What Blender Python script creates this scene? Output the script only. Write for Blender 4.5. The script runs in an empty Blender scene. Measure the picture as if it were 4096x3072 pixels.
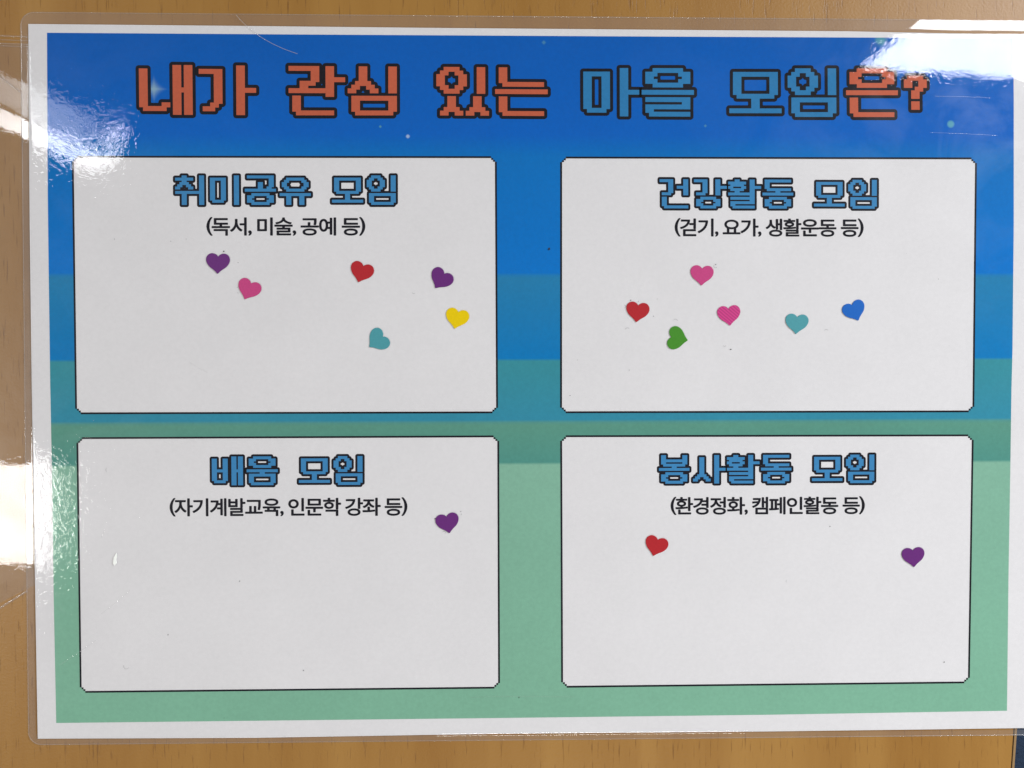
import bpy, bmesh, math, random
import numpy as np
from mathutils import Matrix, Vector

S = bpy.context.scene
COL = S.collection
random.seed(7)

# ------------------------------------------------------------------ camera
CAM = Vector((-0.0165242, 0.00421496, 0.32027877))          # metres above the table top
ROT = Matrix(((0.99980255, 0.00293018, -0.01965387),
              (-0.00254597, 0.99980573, 0.01954551),
              (0.01970732, -0.01949161, 0.99961578)))
HFOV = math.radians(67.0)
cd = bpy.data.cameras.new("camera")
cd.sensor_fit = 'HORIZONTAL'
cd.sensor_width = 36
cd.angle = HFOV
cd.clip_start = 0.01
cd.clip_end = 50
cam = bpy.data.objects.new("camera", cd)
cam.matrix_world = Matrix.Translation(CAM) @ ROT.to_4x4()
COL.objects.link(cam)
S.camera = cam

# ------------------------------------------------------------------ room light
w = bpy.data.worlds.new("World")
S.world = w
w.use_nodes = True
w.node_tree.nodes["Background"].inputs[0].default_value = (0.86, 0.85, 0.84, 1)
w.node_tree.nodes["Background"].inputs[1].default_value = 0.11
S.view_settings.view_transform = 'Standard'
S.view_settings.look = 'None'
S.view_settings.exposure = 0.04
S.view_settings.gamma = 1.0

FPX = 2048 / math.tan(HFOV / 2)


def P(px, py, z=0.0):
    """table-plane point (metres) measured at photo pixel px, py on a surface of height z"""
    d = ROT @ Vector(((px - 2048) / FPX, -(py - 1536) / FPX, -1.0))
    t = (z - CAM.z) / d.z
    q = CAM + d * t
    return Vector((q.x, q.y, z))


def area(name, centre, ux, uy, sx, sy, radiance, col=(1, 1, 1)):
    """rectangular lamp with axes ux, uy; it shines along -(ux x uy)"""
    l = bpy.data.lights.new(name, 'AREA')
    l.shape = 'RECTANGLE'
    l.size = sx
    l.size_y = sy
    l.energy = radiance * math.pi * sx * sy
    l.color = col
    ob = bpy.data.objects.new(name, l)
    ux = Vector(ux).normalized()
    uz = ux.cross(Vector(uy)).normalized()
    uy = uz.cross(ux)
    m = Matrix((ux, uy, uz)).transposed().to_4x4()
    ob.matrix_world = Matrix.Translation(Vector(centre)) @ m
    COL.objects.link(ob)
    return ob


def mirror(px, py, H):
    """where a lamp of height H must hang to be mirrored at photo pixel px, py"""
    p = P(px, py)
    return Vector((p.x + (p.x - CAM.x) * H / CAM.z, p.y + (p.y - CAM.y) * H / CAM.z, H))


# daylight window in the wall behind the right end of the table
wa = mirror(3440, 275, 1.45)
wb = mirror(4096, 318, 1.45)
wd = (wb - wa).normalized()
WIN_W, WIN_H = 1.5, 0.85
wc = wa + wd * (WIN_W / 2) + Vector((0, 0, -WIN_H / 2))
area("window_daylight", wc, -wd, (0, 0, 1), WIN_W, WIN_H, 22.0, (0.93, 0.96, 1.0))


def panel_lamp(name, a, b, wpx, H, length, rad, col=(1, 1, 1)):
    """ceiling lamp whose near end lies between pixels a and b, running away to the left"""
    A, B = mirror(*a, H), mirror(*b, H)
    u = (A - mirror(*wpx, H)).normalized()
    v = (B - A)
    wid = v.length
    c = (A + B) / 2 - u * length / 2
    # shines down: u x v' must point up
    vv = Vector((0, 0, 1)).cross(u)
    return area(name, c, u, vv, length, wid, rad, col)


panel_lamp("ceiling_or_fill_lamp", (190, 1852), (190, 2260), (0, 1846), 2.0, 1.5, 20.0, (1.0, 0.98, 0.95))
panel_lamp("ceiling_or_fill_lamp", (395, 612), (395, 686), (190, 522), 2.0, 1.5, 18.0, (0.97, 0.98, 1.0))
panel_lamp("ceiling_or_fill_lamp", (386, 478), (386, 590), (190, 385), 2.0, 0.9, 4.5, (0.92, 0.96, 1.0))
panel_lamp("ceiling_or_fill_lamp", (482, 500), (482, 676), (430, 478), 2.0, 0.045, 14.0, (0.97, 0.98, 1.0))
# added fill lamp behind the photographer, placed clear of the film's reflections
area("ceiling_or_fill_lamp", (0.35, -2.5, 2.0), (1, 0, 0), (0, 1, 0), 1.2, 0.6, 17.0, (1.0, 0.97, 0.92))

# ------------------------------------------------------------------ materials


def srgb(r, g, b, k=1.0):
    def f(c):
        c /= 255
        return (c / 12.92 if c <= 0.04045 else ((c + 0.055) / 1.055) ** 2.4) * k
    return (f(r), f(g), f(b), 1)


def mat(name):
    m = bpy.data.materials.new(name)
    m.use_nodes = True
    nt = m.node_tree
    nt.nodes.clear()
    out = nt.nodes.new('ShaderNodeOutputMaterial')
    return m, nt, out


def N(nt, t, **kw):
    n = nt.nodes.new(t)
    for k, v in kw.items():
        if k.startswith('i_'):
            n.inputs[k[2:].replace('_', ' ')].default_value = v
        elif k.startswith('n_'):
            n.inputs[int(k[2:])].default_value = v
        else:
            setattr(n, k, v)
    return n


def L(nt, a, b):
    nt.links.new(a, b)


def ink(name, col, rough=0.7, mottle=0.10, scale=900.0):
    """flat print under the film: fine toner mottle and a broad uneven density"""
    m, nt, out = mat(name)
    bs = N(nt, 'ShaderNodeBsdfPrincipled', i_Roughness=rough)
    bs.inputs['Specular IOR Level'].default_value = 0.04
    tc = N(nt, 'ShaderNodeTexCoord')
    n1 = N(nt, 'ShaderNodeTexNoise', i_Scale=scale, i_Detail=2.0)
    n2 = N(nt, 'ShaderNodeTexNoise', i_Scale=25.0, i_Detail=3.0)
    L(nt, tc.outputs['Object'], n1.inputs['Vector'])
    L(nt, tc.outputs['Object'], n2.inputs['Vector'])
    a = N(nt, 'ShaderNodeMath', operation='ADD')
    L(nt, n1.outputs['Fac'], a.inputs[0])
    L(nt, n2.outputs['Fac'], a.inputs[1])
    mr = N(nt, 'ShaderNodeMapRange')
    mr.inputs['From Min'].default_value = 0.6
    mr.inputs['From Max'].default_value = 1.4
    mr.inputs['To Min'].default_value = 1 - mottle
    mr.inputs['To Max'].default_value = 1 + mottle
    L(nt, a.outputs[0], mr.inputs['Value'])
    mx = N(nt, 'ShaderNodeVectorMath', operation='SCALE')
    mx.inputs[0].default_value = col[:3]
    L(nt, mr.outputs[0], mx.inputs['Scale'])
    L(nt, mx.outputs[0], bs.inputs['Base Color'])
    L(nt, bs.outputs[0], out.inputs[0])
    return m


KP = 1 / 0.66          # photo value -> base colour, from white paper at 0.8


def pc(r, g, b, k=KP):
    return srgb(r, g, b, k)


M_PAPER = ink("white_paper", (0.80, 0.782, 0.788, 1), mottle=0.035, scale=700)
M_BLACK = ink("black_ink", (0.010, 0.010, 0.016, 1), mottle=0.35)
M_RED = ink("orange_red_ink", pc(166, 82, 58), mottle=0.08)
M_BLUE = ink("light_blue_ink", pc(38, 105, 150), mottle=0.08)
M_BLUE2 = ink("sky_blue_ink", pc(52, 114, 158), mottle=0.08)


def background_material(y_top, y_bot, bands):
    """printed night-sky backdrop: flat stripes running from dark blue to green, with glowing stars"""
    m, nt, out = mat("printed_sky_ink")
    bs = N(nt, 'ShaderNodeBsdfPrincipled', i_Roughness=0.7)
    bs.inputs['Specular IOR Level'].default_value = 0.04
    tc = N(nt, 'ShaderNodeTexCoord')
    sep = N(nt, 'ShaderNodeSeparateXYZ')
    L(nt, tc.outputs['Object'], sep.inputs[0])
    mr = N(nt, 'ShaderNodeMapRange')
    mr.inputs['From Min'].default_value = y_top
    mr.inputs['From Max'].default_value = y_bot
    L(nt, sep.outputs['Y'], mr.inputs['Value'])
    cr = N(nt, 'ShaderNodeValToRGB')
    cr.color_ramp.interpolation = 'LINEAR'
    el = cr.color_ramp.elements
    pts = []
    for (t0, c0, t1, c1) in bands:
        pts += [(t0, c0), (t1, c1)]
    while len(el) < len(pts):
        el.new(0.5)
    for e, (t, c) in zip(el, pts):
        e.position = t
        e.color = c
    L(nt, mr.outputs[0], cr.inputs[0])
    n1 = N(nt, 'ShaderNodeTexNoise', i_Scale=700.0, i_Detail=2.0)
    n2 = N(nt, 'ShaderNodeTexNoise', i_Scale=18.0, i_Detail=4.0)
    L(nt, tc.outputs['Object'], n1.inputs['Vector'])
    L(nt, tc.outputs['Object'], n2.inputs['Vector'])
    a = N(nt, 'ShaderNodeMath', operation='ADD')
    L(nt, n1.outputs['Fac'], a.inputs[0])
    L(nt, n2.outputs['Fac'], a.inputs[1])
    m2 = N(nt, 'ShaderNodeMapRange')
    m2.inputs['From Min'].default_value = 0.6
    m2.inputs['From Max'].default_value = 1.4
    m2.inputs['To Min'].default_value = 0.93
    m2.inputs['To Max'].default_value = 1.07
    L(nt, a.outputs[0], m2.inputs['Value'])
    sc = N(nt, 'ShaderNodeVectorMath', operation='SCALE')
    L(nt, cr.outputs[0], sc.inputs[0])
    L(nt, m2.outputs[0], sc.inputs['Scale'])
    last = sc.outputs[0]
    # stars: centre px, size px, colour, pointedness
    for (sx, sy, r, col, pw) in [(618, 358, 50, (0.45, 0.66, 0.62, 1), 0.68), (1632, 547, 9, (0.62, 0.74, 0.86, 1), 1.6),
                                 (1522, 508, 7, (0.15, 0.45, 0.40, 1), 1.2), (3800, 498, 16, (0.20, 0.56, 0.50, 1), 2.0),
                                 (3520, 162, 26, (0.14, 0.45, 0.36, 1), 1.6), (2175, 172, 10, (0.10, 0.32, 0.42, 1), 1.2),
                                 (2820, 505, 7, (0.12, 0.36, 0.45, 1), 1.2)]:
        p = P(sx, sy)
        rr = (P(sx + r, sy) - p).length
        acc = []
        for k, o in ((0, p.x), (1, p.y)):
            s1 = N(nt, 'ShaderNodeMath', operation='SUBTRACT')
            L(nt, sep.outputs[k], s1.inputs[0])
            s1.inputs[1].default_value = o
            s2 = N(nt, 'ShaderNodeMath', operation='ABSOLUTE')
            L(nt, s1.outputs[0], s2.inputs[0])
            s3 = N(nt, 'ShaderNodeMath', operation='DIVIDE')
            L(nt, s2.outputs[0], s3.inputs[0])
            s3.inputs[1].default_value = rr
            s4 = N(nt, 'ShaderNodeMath', operation='POWER')
            L(nt, s3.outputs[0], s4.inputs[0])
            s4.inputs[1].default_value = pw
            acc.append(s4)
        ad = N(nt, 'ShaderNodeMath', operation='ADD')
        L(nt, acc[0].outputs[0], ad.inputs[0])
        L(nt, acc[1].outputs[0], ad.inputs[1])
        fr = N(nt, 'ShaderNodeMapRange')
        fr.interpolation_type = 'SMOOTHSTEP'
        fr.inputs['From Min'].default_value = 1.25
        fr.inputs['From Max'].default_value = 0.15
        fr.inputs['To Min'].default_value = 0
        fr.inputs['To Max'].default_value = 0.6
        L(nt, ad.outputs[0], fr.inputs['Value'])
        mx = N(nt, 'ShaderNodeMix', data_type='RGBA')
        L(nt, fr.outputs[0], mx.inputs[0])
        L(nt, last, mx.inputs[6])
        mx.inputs[7].default_value = col
        last = mx.outputs[2]
    L(nt, last, bs.inputs['Base Color'])
    L(nt, bs.outputs[0], out.inputs[0])
    return m


def film_material(name, grain, coarse, haze, milk, stretch=(1, 1, 1), scratch=0.0):
    """clear laminating film: transparent body, mirror-like pebbled skin, a soft haze lobe"""
    m, nt, out = mat(name)
    tc = N(nt, 'ShaderNodeTexCoord')
    mp = N(nt, 'ShaderNodeMapping')
    mp.inputs['Scale'].default_value = stretch
    L(nt, tc.outputs['Object'], mp.inputs[0])
    n1 = N(nt, 'ShaderNodeTexNoise', i_Scale=430.0, i_Detail=3.0, i_Roughness=0.55, i_Distortion=0.9)
    n2 = N(nt, 'ShaderNodeTexNoise', i_Scale=60.0, i_Detail=2.0)
    L(nt, mp.outputs[0], n1.inputs['Vector'])
    L(nt, mp.outputs[0], n2.inputs['Vector'])
    b2 = N(nt, 'ShaderNodeBump', i_Strength=1.0)
    b2.inputs['Distance'].default_value = coarse
    L(nt, n2.outputs['Fac'], b2.inputs['Height'])
    b1 = N(nt, 'ShaderNodeBump', i_Strength=1.0)
    b1.inputs['Distance'].default_value = grain
    # the pebbling is coarser toward the left end of the sheet
    sx = N(nt, 'ShaderNodeSeparateXYZ')
    L(nt, tc.outputs['Object'], sx.inputs[0])
    am = N(nt, 'ShaderNodeMapRange', interpolation_type='SMOOTHSTEP')
    am.inputs['From Min'].default_value = -0.150
    am.inputs['From Max'].default_value = -0.215
    am.inputs['To Min'].default_value = 1.15
    am.inputs['To Max'].default_value = 2.0
    L(nt, sx.outputs['X'], am.inputs['Value'])
    a2 = N(nt, 'ShaderNodeMapRange', interpolation_type='SMOOTHSTEP')
    a2.inputs['From Min'].default_value = 0.02
    a2.inputs['From Max'].default_value = -0.03
    a2.inputs['To Min'].default_value = 1.0
    a2.inputs['To Max'].default_value = 1.7
    L(nt, sx.outputs['Y'], a2.inputs['Value'])
    a4 = N(nt, 'ShaderNodeMapRange', interpolation_type='SMOOTHSTEP')
    a4.inputs['From Min'].default_value = -0.05
    a4.inputs['From Max'].default_value = 0.12
    a4.inputs['To Min'].default_value = 1.0
    a4.inputs['To Max'].default_value = 0.55
    L(nt, sx.outputs['X'], a4.inputs['Value'])
    patch = N(nt, 'ShaderNodeTexNoise', i_Scale=38.0, i_Detail=1.0)
    L(nt, tc.outputs['Object'], patch.inputs['Vector'])
    a5 = N(nt, 'ShaderNodeMath', operation='MULTIPLY_ADD', n_1=2.4, n_2=-0.2)
    L(nt, patch.outputs['Fac'], a5.inputs[0])
    a6 = N(nt, 'ShaderNodeMath', operation='MULTIPLY')
    L(nt, a4.outputs[0], a6.inputs[0])
    L(nt, a5.outputs[0], a6.inputs[1])
    a7 = N(nt, 'ShaderNodeMath', operation='MULTIPLY')
    L(nt, a6.outputs[0], a7.inputs[0])
    L(nt, a2.outputs[0], a7.inputs[1])
    a2 = a7
    a3 = N(nt, 'ShaderNodeMath', operation='MULTIPLY')
    L(nt, am.outputs[0], a3.inputs[0])
    L(nt, a2.outputs[0], a3.inputs[1])
    am = a3
    ah = N(nt, 'ShaderNodeMath', operation='MULTIPLY')
    L(nt, n1.outputs['Fac'], ah.inputs[0])
    L(nt, am.outputs[0], ah.inputs[1])
    L(nt, ah.outputs[0], b1.inputs['Height'])
    L(nt, b2.outputs[0], b1.inputs['Normal'])
    # the same reflectance from both faces of the thin film (Schlick)
    lw = N(nt, 'ShaderNodeLayerWeight', i_Blend=0.5)
    pw = N(nt, 'ShaderNodeMath', operation='POWER', n_1=5.0)
    L(nt, lw.outputs['Facing'], pw.inputs[0])
    fr = N(nt, 'ShaderNodeMapRange')
    fr.inputs['To Min'].default_value = 0.062
    fr.inputs['To Max'].default_value = 1.0
    L(nt, pw.outputs[0], fr.inputs['Value'])
    g1 = N(nt, 'ShaderNodeBsdfGlossy', i_Roughness=0.02)
    g2 = N(nt, 'ShaderNodeBsdfGlossy', i_Roughness=0.33)
    L(nt, b1.outputs[0], g1.inputs['Normal'])
    L(nt, b2.outputs[0], g2.inputs['Normal'])
    mg = N(nt, 'ShaderNodeMixShader', n_0=haze)
    smear = N(nt, 'ShaderNodeTexNoise', i_Scale=26.0, i_Detail=4.0, i_Roughness=0.65, i_Distortion=1.5)
    L(nt, tc.outputs['Object'], smear.inputs['Vector'])
    sr = N(nt, 'ShaderNodeMapRange')
    sr.inputs['From Min'].default_value = 0.42
    sr.inputs['From Max'].default_value = 0.68
    sr.inputs['To Min'].default_value = haze * 0.5
    sr.inputs['To Max'].default_value = min(1.0, haze * 2.6)
    L(nt, smear.outputs['Fac'], sr.inputs['Value'])
    L(nt, sr.outputs[0], mg.inputs[0])
    L(nt, g1.outputs[0], mg.inputs[1])
    L(nt, g2.outputs[0], mg.inputs[2])
    tr = N(nt, 'ShaderNodeBsdfTransparent')
    tr.inputs[0].default_value = (0.985, 0.985, 0.985, 1)
    df = N(nt, 'ShaderNodeBsdfDiffuse')
    df.inputs[0].default_value = (0.62, 0.60, 0.60, 1)
    mt = N(nt, 'ShaderNodeMixShader', n_0=milk)
    L(nt, tr.outputs[0], mt.inputs[1])
    L(nt, df.outputs[0], mt.inputs[2])
    mx = N(nt, 'ShaderNodeMixShader')
    L(nt, fr.outputs[0], mx.inputs[0])
    L(nt, mt.outputs[0], mx.inputs[1])
    L(nt, mg.outputs[0], mx.inputs[2])
    L(nt, mx.outputs[0], out.inputs[0])
    return m


M_FILM = film_material("laminating_film", 0.000015, 0.000018, 0.10, 0.004)
M_SEAL = film_material("sealed_film_margin", 0.000002, 0.00003, 0.12, 0.11, (1, 1, 1))
M_SLEEVE = film_material("clear_plastic", 0.000002, 0.00003, 0.12, 0.08)  # milkiness raised to stand in for lamp sheen along the left strip
M_RIM = film_material("film_edge_and_glare", 0.0, 0.00001, 0.8, 0.16)  # milky diffuse paints the edge highlights and the sleeve's glare line


def plain(name, col, rough=0.5, spec=0.5, bump=0.0, bscale=900):
    m, nt, out = mat(name)
    bs = N(nt, 'ShaderNodeBsdfPrincipled', i_Roughness=rough)
    bs.inputs['Specular IOR Level'].default_value = spec
    bs.inputs['Base Color'].default_value = col
    tc = N(nt, 'ShaderNodeTexCoord')
    n1 = N(nt, 'ShaderNodeTexNoise', i_Scale=bscale, i_Detail=2.0)
    L(nt, tc.outputs['Object'], n1.inputs['Vector'])
    hs = N(nt, 'ShaderNodeHueSaturation')
    hs.inputs['Color'].default_value = col
    mr = N(nt, 'ShaderNodeMapRange')
    mr.inputs['To Min'].default_value = 0.90
    mr.inputs['To Max'].default_value = 1.10
    L(nt, n1.outputs['Fac'], mr.inputs['Value'])
    L(nt, mr.outputs[0], hs.inputs['Value'])
    L(nt, hs.outputs[0], bs.inputs['Base Color'])
    if bump:
        b = N(nt, 'ShaderNodeBump', i_Strength=1.0)
        b.inputs['Distance'].default_value = bump
        L(nt, n1.outputs['Fac'], b.inputs['Height'])
        L(nt, b.outputs[0], bs.inputs['Normal'])
    L(nt, bs.outputs[0], out.inputs[0])
    return m


def wood_material():
    m, nt, out = mat("beech_laminate")
    bs = N(nt, 'ShaderNodeBsdfPrincipled', i_Roughness=0.42)
    bs.inputs['Specular IOR Level'].default_value = 0.45
    tc = N(nt, 'ShaderNodeTexCoord')
    # grain runs along y
    mp = N(nt, 'ShaderNodeMapping')
    mp.inputs['Scale'].default_value = (1150, 75, 1)
    L(nt, tc.outputs['Object'], mp.inputs[0])
    pore = N(nt, 'ShaderNodeTexNoise', i_Scale=1.0, i_Detail=2.0, i_Roughness=0.5)
    L(nt, mp.outputs[0], pore.inputs['Vector'])
    pr = N(nt, 'ShaderNodeValToRGB')
    pr.color_ramp.elements[0].position = 0.61
    pr.color_ramp.elements[0].color = (0, 0, 0, 1)
    pr.color_ramp.elements[1].position = 0.72
    pr.color_ramp.elements[1].color = (1, 1, 1, 1)
    L(nt, pore.outputs['Fac'], pr.inputs[0])
    mp2 = N(nt, 'ShaderNodeMapping')
    mp2.inputs['Scale'].default_value = (30, 3.0, 1)
    L(nt, tc.outputs['Object'], mp2.inputs[0])
    fig = N(nt, 'ShaderNodeTexNoise', i_Scale=1.0, i_Detail=5.0, i_Roughness=0.6, i_Distortion=0.4)
    L(nt, mp2.outputs[0], fig.inputs['Vector'])
    cr = N(nt, 'ShaderNodeValToRGB')
    cr.color_ramp.elements[0].position = 0.3
    cr.color_ramp.elements[0].color = srgb(142, 99, 42, 1.12)
    cr.color_ramp.elements[1].position = 0.7
    cr.color_ramp.elements[1].color = srgb(160, 118, 58, 1.12)
    L(nt, fig.outputs['Fac'], cr.inputs[0])
    mx = N(nt, 'ShaderNodeMix', data_type='RGBA')
    mu = N(nt, 'ShaderNodeMath', operation='MULTIPLY', n_1=0.50)
    L(nt, pr.outputs[0], mu.inputs[0])
    L(nt, mu.outputs[0], mx.inputs[0])
    L(nt, cr.outputs[0], mx.inputs[6])
    mx.inputs[7].default_value = srgb(96, 58, 22)
    L(nt, mx.outputs[2], bs.inputs['Base Color'])
    # embossed pebble of the laminate
    n1 = N(nt, 'ShaderNodeTexNoise', i_Scale=900.0, i_Detail=2.0, i_Distortion=0.5)
    L(nt, tc.outputs['Object'], n1.inputs['Vector'])
    sm = N(nt, 'ShaderNodeMath', operation='SUBTRACT')
    L(nt, n1.outputs['Fac'], sm.inputs[0])
    L(nt, mu.outputs[0], sm.inputs[1])
    b = N(nt, 'ShaderNodeBump', i_Strength=1.0)
    b.inputs['Distance'].default_value = 0.00007
    L(nt, sm.outputs[0], b.inputs['Height'])
    L(nt, b.outputs[0], bs.inputs['Normal'])
    L(nt, bs.outputs[0], out.inputs[0])
    return m


M_WOOD = wood_material()
M_GROOVE = plain("black_edge_joint", (0.012, 0.011, 0.010, 1), 0.6)
M_BAND = plain("tan_edge_band", srgb(150, 120, 80), 0.5)
M_FLOOR = plain("dark_blue_carpet", srgb(45, 58, 78), 0.95, 0.1, 0.004, 260)

# ------------------------------------------------------------------ object helpers


def new(name, verts, faces, mats, parent=None, fm=None, smooth=False):
    me = bpy.data.meshes.new(name)
    me.from_pydata([tuple(v) for v in verts], [], faces)
    for m in (mats if isinstance(mats, (list, tuple)) else [mats]):
        me.materials.append(m)
    if fm:
        me.polygons.foreach_set('material_index', fm)
    if smooth:
        me.polygons.foreach_set('use_smooth', [True] * len(me.polygons))
    me.update()
    ob = bpy.data.objects.new(name, me)
    COL.objects.link(ob)
    if parent:
        ob.parent = parent
    return ob


def tag(o, label=None, cat=None, group=None, kind=None):
    if label:
        o['label'] = label
    if cat:
        o['category'] = cat
    if group:
        o['group'] = group
    if kind:
        o['kind'] = kind
    return o


def empty(name, loc=(0, 0, 0)):
    e = bpy.data.objects.new(name, None)
    e.empty_display_size = 0.02
    e.location = loc
    COL.objects.link(e)
    return e


def prism(name, outline, z0, z1, m, parent=None):
    """closed plate from a flat outline (list of xy), counter-clockwise"""
    n = len(outline)
    v = [(p[0], p[1], z0) for p in outline] + [(p[0], p[1], z1) for p in outline]
    f = [tuple(range(n, 2 * n)), tuple(reversed(range(n)))]
    f += [(i, (i + 1) % n, (i + 1) % n + n, i + n) for i in range(n)]
    return new(name, v, f, m, parent)


# heights of the stacked sheets, metres
Z_SLEEVE, Z_PAPER, Z_PRINT, Z_PANEL, Z_LINE, Z_FILL, Z_FILM = .00022, .00050, .00053, .00056, .00059, .00062, .00070

# ------------------------------------------------------------------ floor and table
new("floor", [(-2.5, -2.5, -.74), (2.5, -2.5, -.74), (2.5, 2.5, -.74), (-2.5, 2.5, -.74)], [(0, 1, 2, 3)], M_FLOOR)
tag(bpy.data.objects["floor"], kind='structure')

e0, e1 = P(4062, 2800), P(4043, 3072)                       # right edge of the table
ed = (e0 - e1).normalized()
en = Vector((ed.y, -ed.x, 0))
if en.x < 0:
    en = -en
R0, R1 = e1 - ed * 0.10, e1 + ed * 0.62
table = empty("table", (0, 0, 0))
tag(table, "light beech laminate table top with fine dark grain lying under the poster", "table")
XL, TH = -0.75, 0.024


def edge_strip(name, o0, o1, z0, z1, m):
    a, b, c, d = R0 + en * o0, R0 + en * o1, R1 + en * o1, R1 + en * o0
    return prism(name, [a, b, c, d], z0, z1, m, table)


prism("tabletop", [(XL, R0.y), (R0.x, R0.y), (R1.x, R1.y), (XL, R1.y)], -TH, 0, M_WOOD, table)
edge_strip("edge_joint", 0, .00075, -TH, -.0006, M_GROOVE)
edge_strip("edge_band", .00075, .0017, -TH, -.0002, M_BAND)

# ------------------------------------------------------------------ clear sleeve lying at the left, tucked under the poster
sl = empty("plastic_sleeve", P(0, 1200))
tag(sl, "clear glossy plastic sleeve lying on the table, its right end tucked under the poster", "plastic sleeve")
sx0 = -0.36
tl, tr_, br, bl = P(-1500, 118), P(150, 178), P(160, 2330), P(-1500, 3180)


def child_mesh(name, verts, faces, mats, parent, **k):
    o = new(name, verts, faces, mats, parent, **k)
    o.matrix_parent_inverse = Matrix.Translation(-parent.location)
    return o


nx, ny = 40, 60
vs, fs = [], []
for j in range(ny + 1):
    for i in range(nx + 1):
        u, v = i / nx, j / ny
        a = tl.lerp(tr_, u)
        b = bl.lerp(br, u)
        p = a.lerp(b, v)
        vs.append((p.x, p.y, Z_SLEEVE + .00004 * math.sin(p.y * 31 + p.x * 12)))
for j in range(ny):
    for i in range(nx):
        k = j * (nx + 1) + i
        fs.append((k, k + nx + 1, k + nx + 2, k + 1))
child_mesh("clear_sheet", vs, fs, M_SLEEVE, sl, smooth=True)


def ribbon(name, pts, wd, z, m, parent, thick=.00012):
    """thin raised strip along a line of points"""
    v, f = [], []
    n = len(pts)
    for i, p in enumerate(pts):
        q = pts[min(i + 1, n - 1)] - pts[max(i - 1, 0)]
        nn = Vector((-q.y, q.x, 0)).normalized() * wd / 2
        for s, zz in ((1, z), (0.35, z + thick), (-0.35, z + thick), (-1, z)):
            v.append((p.x + nn.x * s, p.y + nn.y * s, zz))
    for i in range(n - 1):
        for k in range(3):
            f.append((4 * i + k, 4 * i + 4 + k, 4 * i + 5 + k, 4 * i + 1 + k))
    o = new(name, v, f, m, parent, smooth=True)
    if parent:
        o.matrix_parent_inverse = Matrix.Translation(-parent.location)
    return o


for oy in (0, 16, 30, 40):
    ribbon("welded_edge", [P(-1500, 118 + oy - 30), P(115, 178 + oy - 30)], .0004 if oy else .0005, Z_SLEEVE + .00002, M_RIM, sl)
ribbon("glare_line", [P(-1500, -860), P(0, 305), P(88, 372)], .0007, Z_SLEEVE + .00004, M_RIM, sl, .0002)  # raised pale strip drawn in place of a thin glare line on the sleeve
ribbon("lower_edge", [P(-1500, 3150), P(0, 2432), P(112, 2362)], .0009, Z_SLEEVE + .00002, M_RIM, sl)

# ------------------------------------------------------------------ poster
poster = empty("poster", (0, 0, 0))
tag(poster, "laminated landscape poster, blue to green print with Korean title and four white panels", "poster")


def quad(name, pts, z, m, parent):
    v = [P(x, y, z) for x, y in pts]
    return new(name, v, [tuple(range(len(v)))], m, parent)


# paper sheet: measured edges
PL = [(113, 96), (119, 900), (127, 1536), (138, 2200), (143, 2500), (151, 2955)]
PB = [(1024, 2951), (2000, 2935), (3072, 2926), (3700, 2918), (4120, 2912)]
PR = [(4134, 2910), (4150, 1500), (4152, 141)]
PT = [(3400, 125), (1800, 112), (1000, 104)]
outl = [P(x, y, Z_PAPER) for x, y in PL + PB + PR + PT]
prism("paper_sheet", [(p.x, p.y) for p in outl], .00028, Z_PAPER, M_PAPER, poster)

# printed area
GL = [(188, 131), (191, 768), (195, 1100), (201, 1536), (208, 1900), (215, 2400), (225, 2892)]
GR = [(4028, 2843), (4034, 2304), (4041, 1900), (4046, 1550), (4050, 1400), (4055, 900), (4055, 400), (4053, 152)]
GB = [(1024, 2883), (2000, 2872), (3072, 2859)]
GT = [(3400, 150), (2400, 145), (1200, 138)]
yt, yb = P(2048, 143).y, P(2048, 2872).y


def ty(py):
    return (P(2048, py).y - yt) / (yb - yt)


KB = KP
bands = [(0.0, pc(0, 78, 154, KB), ty(540), pc(0, 83, 162, KB)),
         (ty(625), pc(0, 95, 160, KB), ty(1101), pc(0, 99, 170, KB)),
         (ty(1103), pc(30, 108, 148, KB), ty(1440), pc(0, 104, 160, KB)),
         (ty(1442), pc(48, 122, 132, KB), ty(1688), pc(42, 118, 140, KB)),
         (ty(1690), pc(78, 128, 112, KB), ty(1856), pc(68, 124, 114, KB)),
         (ty(1859), pc(112, 154, 134, KB), 1.0, pc(108, 153, 130, KB))]
M_SKY = background_material(yt, yb, bands)
sky = [P(x, y, Z_PRINT) for x, y in GL + GB + GR + GT]
new("printed_background", sky, [tuple(range(len(sky)))], M_SKY, poster)


# ---- warping from sheet cells to measured places
class Warp:
    """cells (c, r) -> plane; cols: list of (cell c, px x at top, y top, y bottom, px x at bottom), rows r0..r1"""

    def __init__(s, cols, r0, r1):
        s.cols, s.r0, s.r1 = cols, r0, r1

    def __call__(s, c, r, z):
        cs = s.cols
        k = 0
        while k < len(cs) - 2 and c > cs[k + 1][0]:
            k += 1
        A, B = cs[k], cs[k + 1]
        t = (c - A[0]) / (B[0] - A[0])
        xt = A[1] + (B[1] - A[1]) * t
        yt_ = A[2] + (B[2] - A[2]) * t
        yb_ = A[3] + (B[3] - A[3]) * t
        xb = A[4] + (B[4] - A[4]) * t
        v = (r - s.r0) / (s.r1 - s.r0)
        return P(xt + (xb - xt) * v, yt_ + (yb_ - yt_) * v, z)


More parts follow.
